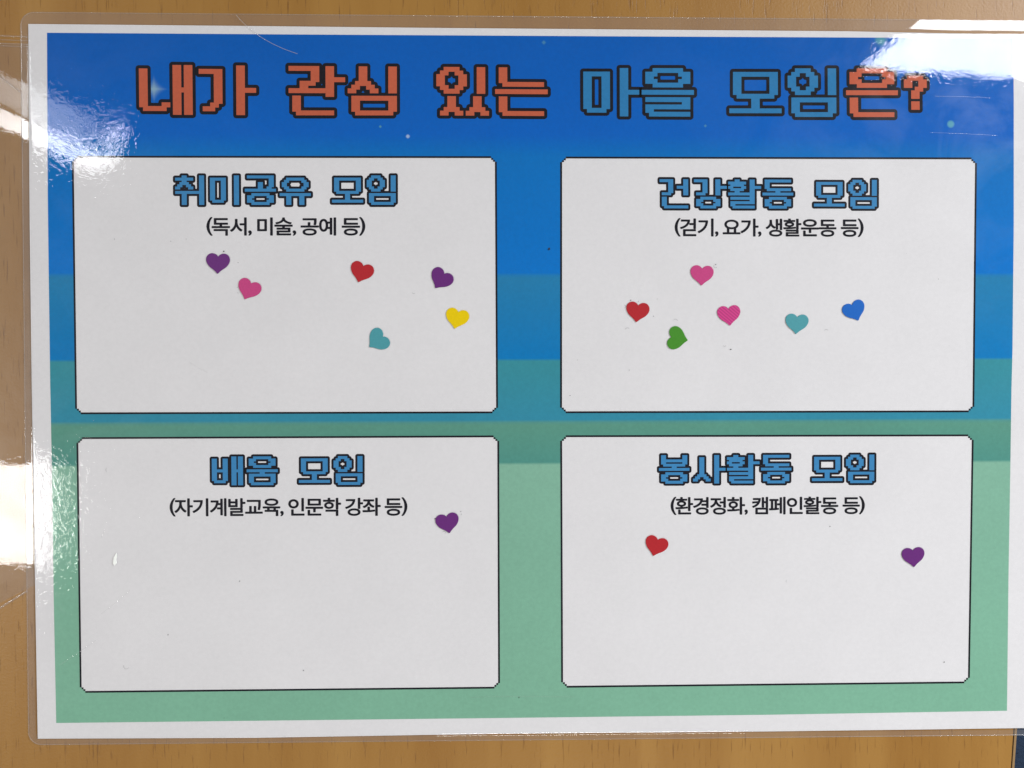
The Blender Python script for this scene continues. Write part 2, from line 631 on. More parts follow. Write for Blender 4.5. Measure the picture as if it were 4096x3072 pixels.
# ---- pixel lettering
RING5 = ["...########", ".###......###", ".##........##", ".###......###", "...########"]
G = {
    '내': [".........##.##"] + ["##.......##.##"] * 5 + ["##.......#####"] + ["##.......##.##"] * 3 +
         ["##....##.##.##", ".######..##.##", ".........##.##"],
    '가': ["..........##", "######....##"] + ["....##....##"] * 4 + ["....##....#####"] + ["....##....##"] * 3 +
         ["...##.....##", ".###......##", "..........##"],
    '관': ["########..##", "......##..##", "......##..##", "......##..#####", "...####...##", "...##.....##",
         "############", "..........##"] + [".##"] * 4 + ["..##########"],
    '심': ["...##......##"] * 4 + ["..####.....##", ".##..##....##", "##....##...##", "", ".############"] +
         [".##........##"] * 3 + ["..##########"],
    '있': ["..####.....##", ".##..##....##"] + ["##....##...##"] * 3 + [".##..##....##", "..####.....##", ""] +
         ["...##.....##"] * 3 + ["..####...####", ".##..##.##..##"],
    '는': [".##"] * 4 + ["..###########", "", "##############", ""] + [".##"] * 4 + ["..###########"],
    '마': ["..........##", "#######...##"] + ["##...##...##"] * 4 + ["##...##...#####"] + ["##...##...##"] * 4 +
         [".#####....##", "..........##"],
    '을': RING5 + ["", "##############", "", ".############", "...........##", ".############", ".##", "..###########"],
    '모': ["", ".############"] + [".##........##"] * 5 + ["..##########"] + ["......##"] * 3 + ["##############"],
    '임': ["..####.....##", ".##..##....##"] + ["##....##...##"] * 3 + [".##..##....##", "..####.....##", "",
         ".############"] + [".##........##"] * 3 + ["..##########"],
    '은': RING5 + ["", "##############", ""] + [".##"] * 4 + ["..###########"],
    '?': ["", "", ".####", "##..##", "##..##", "...##", "..##", "..##", "", "..##", "..##"],
    '취': ["...##......##", "########...##", "...##......##", "..####.....##", ".##..##....##", "##....##...##",
         "...........##", "#############"] + ["...##......##"] * 5,
    '미': ["...........##", "#######....##"] + ["##...##....##"] * 9 + [".#####.....##", "...........##"],
    '공': [".############", "...........##", "...........##", "......##...##", "......##...##", "......##..##",
         "##############", ""] + RING5,
    '유': ["", "...########", "..##......##", ".##........##", ".##........##", "..##......##", "...########", "",
         "##############"] + ["...##....##"] * 4,
    '건': ["######.....##", "....##.....##", "....##.....##", "....##..#####", "....##.....##", "....##.....##",
         ".####......##", ""] + [".##"] * 4 + ["..###########"],
    '강': ["######....##", "....##....##", "....##....##", "....##....#####", "....##....##", "....##....##",
         ".####.....##", "", "...#######", ".###.....###", ".##.......##", ".###.....###", "...#######"],
    '활': ["...##.....##", "########..##", ".######...##", "##....##..#####", ".######...##", "...##.....##",
         "############", "..........##", ".###########", "..........##", ".###########", ".##", "..##########"],
    '동': [".############"] + [".##"] * 3 + ["..###########", "......##", "##############", ""] + RING5,
    '배': [".........##.##"] + ["##...##..##.##"] * 5 + ["#######..#####"] + ["##...##..##.##"] * 4 +
         [".#####...##.##", ".........##.##"],
    '움': RING5 + ["", "##############", "......##", ".############"] + [".##........##"] * 3 + ["..##########"],
    '봉': [".##........##"] * 2 + [".############", ".##........##", "..##########", "......##", "##############", ""] + RING5,
    '사': ["..........##"] + ["...##.....##"] * 5 + ["...##.....#####"] + ["...##.....##"] * 2 +
         ["..####....##", ".##..##...##", "##....##..##", "..........##"],
}
DIL = 0.16


def glyph_mesh(rows, rad):
    """(outline polys, fill polys) in cell units: fat square pixels, and their rounded outline"""
    cells = [(x, y) for y, r in enumerate(rows) for x, ch in enumerate(r) if ch == '#']
    cs = set(cells)
    fills = []
    # fill: break every cell line into -d/+d slots
    X = max(c[0] for c in cells) + 1
    Y = max(c[1] for c in cells) + 1
    bx = sorted(set([i + s * DIL for i in range(X + 1) for s in (-1, 1)]))
    by = sorted(set([i + s * DIL for i in range(Y + 1) for s in (-1, 1)]))

    def occ(x, y):
        for i in (math.floor(x - DIL), math.floor(x), math.floor(x + DIL)):
            for j in (math.floor(y - DIL), math.floor(y), math.floor(y + DIL)):
                if (i, j) in cs and i - DIL <= x <= i + 1 + DIL and j - DIL <= y <= j + 1 + DIL:
                    return True
        return False
    for j in range(len(by) - 1):
        start = None
        for i in range(len(bx)):
            on = i < len(bx) - 1 and occ((bx[i] + bx[i + 1]) / 2, (by[j] + by[j + 1]) / 2)
            if on and start is None:
                start = i
            if not on and start is not None:
                fills.append([(bx[start], by[j]), (bx[i], by[j]), (bx[i], by[j + 1]), (bx[start], by[j + 1])])
                start = None
    # outline: distance field sampled on a fine lattice, cut by marching squares
    h = 0.125
    pad = 1.25
    gx = np.arange(-pad, X + pad + h, h)
    gy = np.arange(-pad, Y + pad + h, h)
    XX, YY = np.meshgrid(gx, gy)
    D = np.full(XX.shape, 9.0)
    for (i, j) in cells:
        dx = np.maximum(np.maximum(i - DIL - XX, XX - (i + 1 + DIL)), 0)
        dy = np.maximum(np.maximum(j - DIL - YY, YY - (j + 1 + DIL)), 0)
        D = np.minimum(D, np.hypot(dx, dy))
    D = D - rad
    outl_ = []
    ny_, nx_ = D.shape
    for j in range(ny_ - 1):
        run = None
        for i in range(nx_):
            if i < nx_ - 1:
                q = [(gx[i], gy[j], D[j, i]), (gx[i + 1], gy[j], D[j, i + 1]),
                     (gx[i + 1], gy[j + 1], D[j + 1, i + 1]), (gx[i], gy[j + 1], D[j + 1, i])]
                ins = [p[2] <= 0 for p in q]
                full = all(ins)
            else:
                full, ins = False, [False]
            if full and run is None:
                run = i
            if not full and run is not None:
                outl_.append([(gx[run], gy[j]), (gx[i], gy[j]), (gx[i], gy[j + 1]), (gx[run], gy[j + 1])])
                run = None
            if not full and any(ins):
                poly = []
                for k in range(4):
                    a, b = q[k], q[(k + 1) % 4]
                    if a[2] <= 0:
                        poly.append((a[0], a[1]))
                    if (a[2] <= 0) != (b[2] <= 0):
                        t = a[2] / (a[2] - b[2])
                        poly.append((a[0] + (b[0] - a[0]) * t, a[1] + (b[1] - a[1]) * t))
                if len(poly) > 2:
                    outl_.append(poly)
    return outl_, fills


CACHE = {}


def pixel_letter(ch, col, warp, rad, m_fill, parent, name):
    key = (ch, rad)
    if key not in CACHE:
        CACHE[key] = glyph_mesh(G[ch], rad)
    o, f = CACHE[key]
    v, fc, fm = [], [], []
    for polys, z, mi in ((o, Z_LINE, 0), (f, Z_FILL, 1)):
        for poly in polys:
            k = len(v)
            for (x, y) in reversed(poly):
                v.append(warp(col + x, y, z))
            fc.append(tuple(range(k, k + len(poly))))
            fm.append(mi)
    return new(name, v, fc, [M_BLACK, m_fill], parent, fm=fm)


d = DIL
TW = Warp([(-d, 554.8, 258.5, 458.7, 557.5), (40 - d, 1154.1, 263.5, 461.2, 1154.5), (80 - d, 1745.2, 267.2, 461.7, 1745.5),
           (120 - d, 2332.8, 271.7, 464.9, 2333.5), (160 - d, 2917.3, 273.0, 467.3, 2917.3),
           (192 - d, 3383.4, 273.5, 467.9, 3385), (214 + d, 3706.6, 274, 468.5, 3708)], -d, 13 + d)
for ch, c, m in [('내', 0, M_RED), ('가', 16, M_RED), ('관', 40, M_RED), ('심', 56, M_RED), ('있', 80, M_RED), ('는', 96, M_RED),
                 ('마', 120, M_BLUE), ('을', 136, M_BLUE), ('모', 160, M_BLUE), ('임', 176, M_BLUE), ('은', 192, M_RED), ('?', 208, M_RED)]:
    pixel_letter(ch, c, TW, 0.85, m, poster, "title_letter")

# ---- captions: outlines of each syllable, thousandths of an em
OUT = {
    '독': [[[141,221],[141,154],[685,154],[685,-85],[767,-85],[767,221]],[[153,790],[153,484],[417,484],[417,376],[50,376],[50,309],[867,309],[867,376],[500,376],[500,484],[774,484],[774,552],[236,552],[236,723],[766,723],[766,790]]],
    '서': [[[712,827],[712,520],[502,520],[502,452],[712,452],[712,-79],[794,-79],[794,827]],[[283,749],[283,587],[275,503],[252,422],[216,346],[169,278],[113,221],[49,180],[101,113],[150,145],[196,186],[237,235],[273,290],[303,351],[326,416],[349,354],[379,297],[415,245],[455,199],[501,160],[550,129],[600,196],[537,235],[481,288],[434,353],[398,427],[375,505],[367,587],[367,749]]],
    '미': [[[101,738],[101,149],[517,149],[517,738]],[[437,672],[437,216],[183,216],[183,672]],[[707,827],[707,-79],[790,-79],[790,827]]],
    '술': [[[416,822],[416,789],[404,736],[369,688],[317,646],[251,612],[176,587],[95,572],[123,509],[193,522],[260,542],[322,569],[377,602],[423,642],[458,688],[493,642],[539,602],[594,569],[656,542],[723,522],[794,509],[822,572],[742,587],[666,612],[600,646],[548,688],[513,736],[501,789],[501,822]],[[151,-3],[151,-68],[789,-68],[789,-3],[232,-3],[232,87],[762,87],[762,294],[499,294],[499,383],[867,383],[867,450],[50,450],[50,383],[416,383],[416,294],[149,294],[149,229],[681,229],[681,148],[151,148]]],
    '공': [[[455,256],[365,251],[288,236],[226,212],[180,179],[151,138],[141,89],[151,41],[180,0],[226,-32],[288,-56],[365,-71],[455,-76],[545,-71],[622,-56],[685,-32],[731,0],[760,41],[770,89],[760,138],[731,179],[685,212],[622,236],[545,251]],[[455,192],[522,189],[579,180],[625,164],[659,144],[681,119],[688,89],[681,60],[659,36],[625,16],[579,1],[522,-8],[455,-11],[389,-8],[332,1],[286,16],[252,36],[230,60],[223,89],[230,119],[252,144],[286,165],[332,180],[389,189]],[[147,781],[147,714],[681,714],[681,705],[680,634],[674,559],[657,474],[738,465],[756,552],[762,631],[763,705],[763,781]],[[386,580],[386,406],[51,406],[51,338],[866,338],[866,406],[468,406],[468,580]]],
    '예': [[[739,827],[739,-78],[819,-78],[819,827]],[[253,674],[287,667],[316,645],[339,610],[356,563],[367,505],[371,437],[367,368],[356,310],[339,263],[316,228],[287,206],[253,199],[220,206],[191,228],[168,263],[151,310],[141,368],[137,437],[141,505],[151,563],[168,610],[191,645],[220,667]],[[561,540],[561,333],[439,333],[447,437],[439,540]],[[253,751],[199,741],[152,712],[114,666],[85,604],[67,527],[61,437],[67,346],[85,269],[114,206],[152,160],[199,131],[253,121],[290,125],[324,138],[354,158],[381,186],[403,222],[421,264],[561,264],[561,-32],[640,-32],[640,808],[561,808],[561,608],[422,608],[404,650],[381,686],[355,714],[324,734],[290,747]]],
    '등': [[[50,397],[50,328],[868,328],[868,397]],[[458,250],[368,245],[292,231],[231,208],[185,175],[158,135],[148,87],[158,39],[185,-1],[231,-33],[292,-57],[368,-71],[458,-76],[548,-71],[624,-57],[685,-34],[730,-1],[758,39],[767,87],[758,135],[730,175],[685,208],[624,231],[548,245]],[[458,185],[524,182],[579,173],[624,159],[657,140],[677,116],[684,87],[677,58],[657,34],[624,14],[579,0],[524,-8],[458,-11],[392,-8],[336,0],[292,14],[259,34],[239,58],[232,87],[239,116],[259,140],[292,159],[336,173],[392,182]],[[153,791],[153,482],[772,482],[772,550],[235,550],[235,723],[766,723],[766,791]]],
    '걷': [[[106,768],[106,701],[424,701],[406,627],[369,560],[315,500],[245,447],[160,403],[60,368],[92,303],[214,347],[317,406],[400,478],[462,563],[500,660],[513,768]],[[515,587],[515,518],[711,518],[711,313],[794,313],[794,826],[711,826],[711,587]],[[212,2],[212,-66],[812,-66],[812,2],[294,2],[294,195],[796,195],[796,263],[212,263]]],
    '기': [[[709,827],[709,-78],[792,-78],[792,827]],[[103,729],[103,662],[442,662],[425,558],[389,461],[336,373],[264,292],[172,221],[61,158],[105,91],[241,171],[349,264],[429,367],[484,480],[516,601],[526,729]]],
    '요': [[[458,704],[527,699],[587,683],[637,658],[675,625],[699,584],[707,537],[699,490],[675,449],[637,416],[587,391],[527,375],[458,370],[389,375],[329,391],[280,416],[242,449],[218,490],[210,537],[218,584],[242,625],[280,658],[329,683],[389,699]],[[458,770],[367,763],[288,741],[222,706],[173,660],[141,603],[130,537],[134,498],[145,462],[162,429],[186,399],[216,373],[251,351],[251,107],[50,107],[50,38],[870,38],[870,107],[668,107],[668,352],[703,374],[732,400],[755,429],[773,462],[783,498],[787,537],[776,603],[744,660],[695,706],[629,741],[549,763]],[[333,107],[333,320],[372,312],[414,307],[458,305],[503,307],[545,312],[585,320],[585,107]]],
    '가': [[[662,827],[662,-77],[745,-77],[745,391],[889,391],[889,460],[745,460],[745,827]],[[97,730],[97,661],[429,661],[411,557],[375,461],[321,373],[250,292],[161,221],[55,158],[101,94],[233,174],[338,267],[416,370],[471,483],[502,604],[512,730]]],
    '생': [[[515,248],[428,243],[354,229],[294,205],[250,173],[222,133],[213,86],[222,39],[250,-1],[294,-33],[354,-57],[428,-71],[515,-76],[602,-71],[676,-57],[736,-33],[780,-1],[808,39],[817,86],[808,133],[780,173],[736,205],[676,229],[602,243]],[[515,184],[578,181],[632,172],[675,158],[707,139],[727,115],[734,86],[727,57],[707,33],[675,14],[632,0],[578,-9],[515,-12],[451,-9],[398,0],[354,14],[322,33],[302,57],[295,86],[302,115],[322,139],[354,158],[398,172],[451,181]],[[239,770],[239,649],[233,598],[216,546],[189,496],[152,449],[105,409],[50,378],[95,314],[175,364],[237,433],[280,515],[321,442],[381,382],[458,339],[502,403],[449,430],[403,464],[367,505],[341,551],[325,599],[319,649],[319,770]],[[539,809],[539,297],[617,297],[617,516],[733,516],[733,268],[812,268],[812,826],[733,826],[733,584],[617,584],[617,809]]],
    '활': [[[327,615],[397,607],[443,586],[459,552],[443,517],[397,495],[327,487],[257,495],[211,517],[195,552],[211,586],[257,607]],[[668,827],[668,293],[751,293],[751,526],[883,526],[883,596],[751,596],[751,827]],[[167,-9],[167,-68],[785,-68],[785,-9],[249,-9],[249,70],[751,70],[751,252],[165,252],[165,194],[669,194],[669,124],[167,124]],[[327,670],[267,666],[215,656],[174,639],[142,615],[123,586],[116,552],[121,520],[137,493],[162,471],[196,453],[238,441],[287,434],[287,378],[45,375],[55,314],[229,315],[423,325],[620,348],[614,402],[534,393],[452,386],[369,381],[369,434],[418,441],[459,453],[493,471],[517,493],[533,521],[538,552],[531,586],[512,615],[481,639],[439,656],[387,666]],[[287,835],[287,758],[68,758],[68,699],[587,699],[587,758],[369,758],[369,835]]],
    '운': [[[458,804],[368,798],[291,782],[228,755],[181,719],[151,674],[141,622],[151,570],[181,525],[228,490],[291,463],[368,447],[458,441],[548,447],[626,463],[688,490],[735,525],[765,570],[775,622],[765,674],[735,719],[689,755],[626,782],[548,798]],[[458,737],[523,733],[579,723],[624,706],[658,683],[680,655],[687,622],[680,589],[658,562],[624,539],[579,523],[523,513],[458,509],[393,513],[338,523],[292,539],[258,562],[236,589],[229,622],[236,655],[258,683],[292,706],[338,723],[393,733]],[[49,368],[49,300],[424,300],[424,117],[508,117],[508,300],[869,300],[869,368]],[[154,206],[154,-58],[778,-58],[778,11],[237,11],[237,206]]],
    '동': [[[458,249],[368,244],[292,230],[231,207],[185,174],[158,134],[148,86],[158,38],[185,-2],[231,-35],[292,-58],[368,-72],[458,-77],[548,-72],[624,-58],[685,-35],[730,-2],[758,38],[767,86],[758,134],[730,174],[685,207],[624,230],[548,244]],[[458,184],[524,181],[579,172],[624,158],[657,139],[677,115],[684,86],[677,57],[657,33],[624,13],[579,-1],[524,-9],[458,-12],[392,-9],[336,-1],[292,13],[259,33],[239,57],[232,86],[239,115],[259,139],[292,158],[336,172],[392,181]],[[153,785],[153,485],[418,485],[418,381],[50,381],[50,314],[868,314],[868,381],[499,381],[499,485],[772,485],[772,552],[235,552],[235,719],[766,719],[766,785]]],
    '자': [[[67,734],[67,665],[273,665],[273,551],[264,473],[240,396],[203,323],[154,257],[98,202],[35,162],[84,96],[133,127],[180,168],[222,216],[259,271],[291,331],[315,395],[339,336],[369,281],[405,230],[446,185],[491,147],[540,118],[587,184],[525,223],[469,275],[422,337],[386,406],[363,478],[355,551],[355,665],[555,665],[555,734]],[[662,827],[662,-78],[745,-78],[745,392],[893,392],[893,462],[745,462],[745,827]]],
    '계': [[[739,827],[739,-78],[818,-78],[818,827]],[[89,712],[89,644],[354,644],[340,552],[311,465],[269,383],[211,308],[138,239],[49,177],[98,117],[177,171],[245,230],[301,293],[347,361],[383,433],[409,508],[557,508],[557,349],[394,349],[394,281],[557,281],[557,-32],[636,-32],[636,803],[557,803],[557,576],[424,576],[431,621],[435,666],[436,712]]],
    '발': [[[87,789],[87,395],[506,395],[506,789],[424,789],[424,660],[169,660],[169,789]],[[169,595],[424,595],[424,462],[169,462]],[[669,827],[669,360],[752,360],[752,564],[885,564],[885,632],[752,632],[752,827]],[[180,-1],[180,-68],[784,-68],[784,-1],[261,-1],[261,97],[752,97],[752,317],[178,317],[178,251],[670,251],[670,159],[180,159]]],
    '교': [[[135,736],[135,668],[690,668],[690,637],[689,521],[681,392],[658,244],[740,235],[763,389],[771,519],[772,637],[772,736]],[[474,416],[474,118],[333,118],[333,416],[250,416],[250,118],[50,118],[50,49],[867,49],[867,118],[556,118],[556,416]]],
    '육': [[[458,806],[367,801],[289,785],[226,760],[179,726],[150,683],[140,633],[150,582],[179,539],[226,505],[289,480],[367,464],[458,459],[549,464],[627,480],[690,505],[737,539],[766,582],[776,633],[766,683],[737,726],[690,760],[627,785],[549,801]],[[458,740],[525,737],[582,727],[628,712],[662,691],[684,664],[691,633],[684,601],[662,575],[628,553],[582,538],[525,528],[458,525],[391,528],[334,538],[288,553],[254,575],[232,601],[225,633],[232,664],[254,691],[288,712],[334,727],[391,737]],[[141,211],[141,144],[683,144],[683,-78],[766,-78],[766,211],[651,211],[651,324],[867,324],[867,391],[50,391],[50,324],[265,324],[265,211]],[[348,324],[569,324],[569,211],[348,211]]],
    '인': [[[708,826],[708,166],[791,166],[791,826]],[[306,763],[242,756],[185,734],[138,701],[101,656],[78,603],[70,541],[78,479],[101,425],[138,380],[185,347],[242,325],[306,318],[370,325],[427,347],[475,380],[511,425],[534,479],[542,541],[534,603],[511,656],[475,701],[427,734],[370,756]],[[306,691],[348,686],[385,672],[417,649],[440,619],[456,583],[461,541],[456,499],[440,463],[417,433],[385,410],[348,396],[306,391],[264,396],[227,410],[196,433],[172,463],[156,499],[151,541],[156,583],[172,619],[196,649],[227,672],[264,686]],[[210,233],[210,-58],[819,-58],[819,10],[293,10],[293,233]]],
    '문': [[[155,784],[155,467],[762,467],[762,784]],[[681,718],[681,533],[236,533],[236,718]],[[49,365],[49,297],[424,297],[424,114],[506,114],[506,297],[869,297],[869,365]],[[153,201],[153,-58],[778,-58],[778,10],[236,10],[236,201]]],
    '학': [[[319,617],[258,612],[205,597],[162,573],[130,540],[109,500],[102,454],[109,408],[130,368],[162,335],[205,311],[258,296],[319,291],[380,296],[432,311],[475,335],[508,368],[528,408],[535,454],[528,500],[508,540],[475,573],[432,597],[380,612]],[[319,553],[358,550],[391,541],[418,526],[439,506],[452,482],[456,454],[452,426],[439,402],[418,382],[391,368],[358,359],[319,356],[280,359],[247,368],[220,382],[199,402],[186,426],[182,454],[186,482],[199,506],[220,526],[247,541],[280,550]],[[164,212],[164,144],[669,144],[669,-78],[752,-78],[752,212]],[[278,831],[278,731],[52,731],[52,664],[586,664],[586,731],[361,731],[361,831]],[[669,827],[669,261],[752,261],[752,508],[885,508],[885,577],[752,577],[752,827]]],
    '강': [[[468,275],[384,270],[312,254],[253,228],[210,193],[182,150],[173,99],[182,48],[210,5],[253,-29],[312,-55],[384,-71],[468,-76],[552,-71],[624,-55],[683,-29],[726,5],[753,48],[762,99],[753,150],[726,193],[683,228],[624,254],[552,270]],[[468,209],[529,206],[581,196],[623,180],[655,158],[674,131],[681,99],[674,68],[655,41],[623,19],[581,3],[529,-7],[468,-10],[407,-7],[355,3],[313,19],[281,41],[262,68],[255,99],[262,131],[281,158],[313,179],[355,196],[407,206]],[[669,827],[669,286],[752,286],[752,524],[885,524],[885,593],[752,593],[752,827]],[[90,760],[90,692],[417,692],[400,617],[363,548],[309,487],[238,432],[152,386],[51,350],[85,283],[207,329],[311,390],[394,464],[456,551],[494,650],[507,760]]],
    '좌': [[[81,743],[81,674],[282,674],[282,665],[274,605],[253,549],[219,499],[173,455],[118,420],[54,393],[96,328],[147,349],[194,376],[236,408],[272,446],[302,488],[325,535],[348,492],[377,453],[412,418],[453,387],[498,362],[548,343],[588,408],[526,433],[472,468],[428,509],[394,557],[373,609],[366,665],[366,674],[566,674],[566,743]],[[51,111],[223,112],[415,121],[611,146],[605,207],[527,197],[447,190],[366,186],[366,365],[283,365],[283,182],[39,180]],[[662,827],[662,-78],[744,-78],[744,382],[888,382],[888,452],[744,452],[744,827]]],
    '환': [[[327,580],[365,577],[397,570],[423,558],[443,542],[455,522],[459,499],[455,476],[443,456],[423,441],[397,429],[365,422],[327,419],[289,422],[257,429],[231,441],[211,456],[199,476],[195,499],[199,522],[211,542],[231,558],[257,570],[289,577]],[[668,827],[668,119],[751,119],[751,442],[883,442],[883,511],[751,511],[751,827]],[[179,166],[179,-58],[783,-58],[783,10],[262,10],[262,166]],[[327,638],[267,634],[216,621],[174,601],[142,574],[123,540],[116,499],[121,463],[137,431],[162,405],[196,385],[238,370],[287,362],[287,294],[45,290],[55,223],[229,226],[424,237],[620,263],[614,322],[534,311],[452,303],[369,298],[369,362],[417,371],[459,386],[492,406],[517,432],[533,463],[538,499],[531,540],[512,574],[480,601],[438,621],[387,634]],[[287,830],[287,739],[68,739],[68,676],[587,676],[587,739],[369,739],[369,830]]],
    '경': [[[500,275],[414,270],[341,254],[281,228],[237,194],[210,151],[200,101],[210,50],[237,7],[281,-27],[341,-53],[414,-69],[500,-74],[585,-69],[658,-53],[718,-27],[762,7],[789,50],[799,101],[789,151],[762,194],[718,229],[658,254],[585,270]],[[500,209],[562,206],[615,196],[658,181],[690,159],[710,133],[717,101],[710,69],[690,43],[658,22],[615,6],[562,-4],[500,-7],[438,-4],[384,6],[341,21],[309,43],[289,69],[282,101],[289,133],[309,159],[341,181],[384,196],[438,206]],[[108,759],[108,691],[426,691],[408,616],[372,548],[319,486],[248,432],[163,387],[62,351],[96,285],[188,317],[270,358],[341,406],[401,461],[449,523],[485,593],[711,593],[711,472],[475,472],[475,404],[711,404],[711,285],[794,285],[794,826],[711,826],[711,660],[506,660],[511,692],[515,725],[516,759]]],
    '정': [[[496,260],[409,255],[335,240],[275,216],[231,182],[204,141],[195,91],[204,42],[231,0],[275,-33],[335,-57],[409,-72],[496,-77],[583,-72],[657,-57],[717,-33],[761,0],[788,42],[797,91],[788,141],[761,182],[717,216],[657,240],[583,255]],[[496,195],[559,192],[613,183],[657,168],[688,147],[708,122],[715,91],[708,61],[688,35],[657,15],[613,0],[559,-9],[496,-12],[433,-9],[379,0],[336,15],[304,35],[284,61],[277,91],[284,122],[304,147],[336,168],[379,183],[433,192]],[[711,827],[711,592],[533,592],[533,523],[711,523],[711,288],[794,288],[794,827]],[[79,761],[79,693],[280,693],[280,662],[273,598],[251,538],[217,482],[172,433],[117,392],[53,362],[96,296],[147,320],[194,350],[236,387],[271,428],[301,474],[324,525],[347,481],[375,439],[409,402],[449,370],[493,343],[541,321],[583,387],[521,415],[468,453],[424,498],[392,550],[371,605],[364,663],[364,693],[562,693],[562,761]]],
    '화': [[[326,533],[364,530],[396,520],[423,505],[443,484],[456,459],[460,430],[456,401],[443,376],[423,356],[396,341],[364,331],[326,328],[288,331],[255,341],[228,356],[208,376],[195,401],[191,430],[195,459],[208,484],[228,505],[255,520],[288,530]],[[326,598],[266,593],[214,577],[172,552],[140,518],[120,478],[113,430],[118,388],[134,351],[160,319],[193,295],[235,276],[284,266],[284,167],[39,164],[52,94],[225,96],[418,106],[616,131],[610,192],[531,182],[450,175],[367,170],[367,266],[416,276],[457,294],[492,319],[517,350],[533,387],[539,430],[532,478],[512,518],[480,552],[437,577],[386,593]],[[664,827],[664,-78],[747,-78],[747,373],[888,373],[888,443],[747,443],[747,827]],[[284,825],[284,717],[55,717],[55,650],[595,650],[595,717],[367,717],[367,825]]],
    '캠': [[[218,251],[218,-66],[812,-66],[812,251]],[[731,184],[731,2],[300,2],[300,184]],[[99,766],[99,698],[368,698],[364,665],[357,632],[348,601],[57,582],[70,513],[319,539],[259,461],[173,393],[59,337],[99,275],[211,332],[300,399],[368,477],[415,564],[442,661],[451,766]],[[535,809],[535,301],[614,301],[614,529],[733,529],[733,294],[812,294],[812,826],[733,826],[733,598],[614,598],[614,809]]],
    '페': [[[742,827],[742,-78],[822,-78],[822,827]],[[567,805],[567,483],[445,483],[445,409],[567,409],[567,-30],[646,-30],[646,805]],[[50,145],[186,147],[344,156],[497,176],[491,237],[397,227],[397,644],[471,644],[471,712],[59,712],[59,644],[133,644],[133,216],[40,215]],[[209,644],[320,644],[320,222],[209,217]]],
    '(': [[[167,232],[171,320],[183,404],[203,482],[231,557],[267,628],[311,694],[258,694],[202,630],[155,559],[116,482],[88,400],[70,316],[64,232],[70,148],[88,64],[116,-18],[155,-95],[202,-166],[258,-230],[311,-230],[267,-164],[231,-93],[203,-18],[183,60],[171,144]]],
    ')': [[[156,232],[152,144],[140,60],[120,-19],[92,-93],[56,-164],[12,-230],[65,-230],[121,-166],[168,-95],[207,-18],[235,64],[253,148],[259,232],[253,316],[235,400],[207,482],[168,559],[121,630],[65,694],[12,694],[56,628],[92,557],[120,483],[140,404],[152,320]]],
    ',': [[[59,-118],[95,-104],[124,-84],[147,-59],[163,-32],[173,-3],[176,26],[167,77],[143,111],[105,123],[75,116],[54,95],[46,66],[52,37],[69,18],[95,10],[97,-29],[85,-69],[59,-99]]],
}
ADV = {'(': 323, ')': 323, ',': 219, ' ': 278}
GM = {}


def caption_glyph(ch, off):
    """filled flat mesh of one character, a little bolder than its stored outline"""
    if ch in GM:
        return GM[ch]
    def sarea(sp):
        return sum(a[0] * b[1] - b[0] * a[1] for a, b in zip(sp, sp[1:] + sp[:1])) / 2

    def inside(pt, sp):
        c = False
        for a, b in zip(sp, sp[1:] + sp[:1]):
            if (a[1] > pt[1]) != (b[1] > pt[1]) and pt[0] < (b[0] - a[0]) * (pt[1] - a[1]) / (b[1] - a[1]) + a[0]:
                c = not c
        return c
    big = max(OUT[ch], key=lambda q: abs(sarea(q)))
    sgn = sarea(big) > 0
    groups = [[sp] for sp in OUT[ch] if (sarea(sp) > 0) == sgn]
    for sp in OUT[ch]:
        if (sarea(sp) > 0) != sgn:                          # a counter: goes with the stroke that holds it
            for g in groups:
                if inside(sp[0], g[0]):
                    g.append(sp)
                    break
    v, f = [], []
    for gi, g in enumerate(groups):
        cu = bpy.data.curves.new("tmp", 'CURVE')
        cu.dimensions = '2D'
        cu.fill_mode = 'BOTH'
        for sp in g:
            s = cu.splines.new('POLY')
            s.points.add(len(sp) - 1)
            for pt, (x, y) in zip(s.points, sp):
                pt.co = (x / 1000, y / 1000, 0, 1)
            s.use_cyclic_u = True
        ob = bpy.data.objects.new("tmp", cu)
        COL.objects.link(ob)
        dg = bpy.context.evaluated_depsgraph_get()
        me = ob.evaluated_get(dg).to_mesh()
        # bolder: the stroke printed again, nudged a hair in eight directions
        for kk in range(8):
          ca, sa = math.cos(kk * math.pi / 4) * off, math.sin(kk * math.pi / 4) * off
          k0 = len(v)
          v += [(p.co.x + ca, p.co.y + sa, (gi * 8 + kk) * .000001) for p in me.vertices]
          for p in me.polygons:
            ids = [k0 + q for q in p.vertices]
            A = sum(v[ids[i]][0] * v[ids[(i + 1) % len(ids)]][1] - v[ids[(i + 1) % len(ids)]][0] * v[ids[i]][1] for i in range(len(ids)))
            if A < 0:
                ids.reverse()
            f.append(tuple(ids))
        ob.evaluated_get(dg).to_mesh_clear()
        COL.objects.unlink(ob)
        bpy.data.objects.remove(ob)
        bpy.data.curves.remove(cu)
    GM[ch] = (v, f)
    return GM[ch]


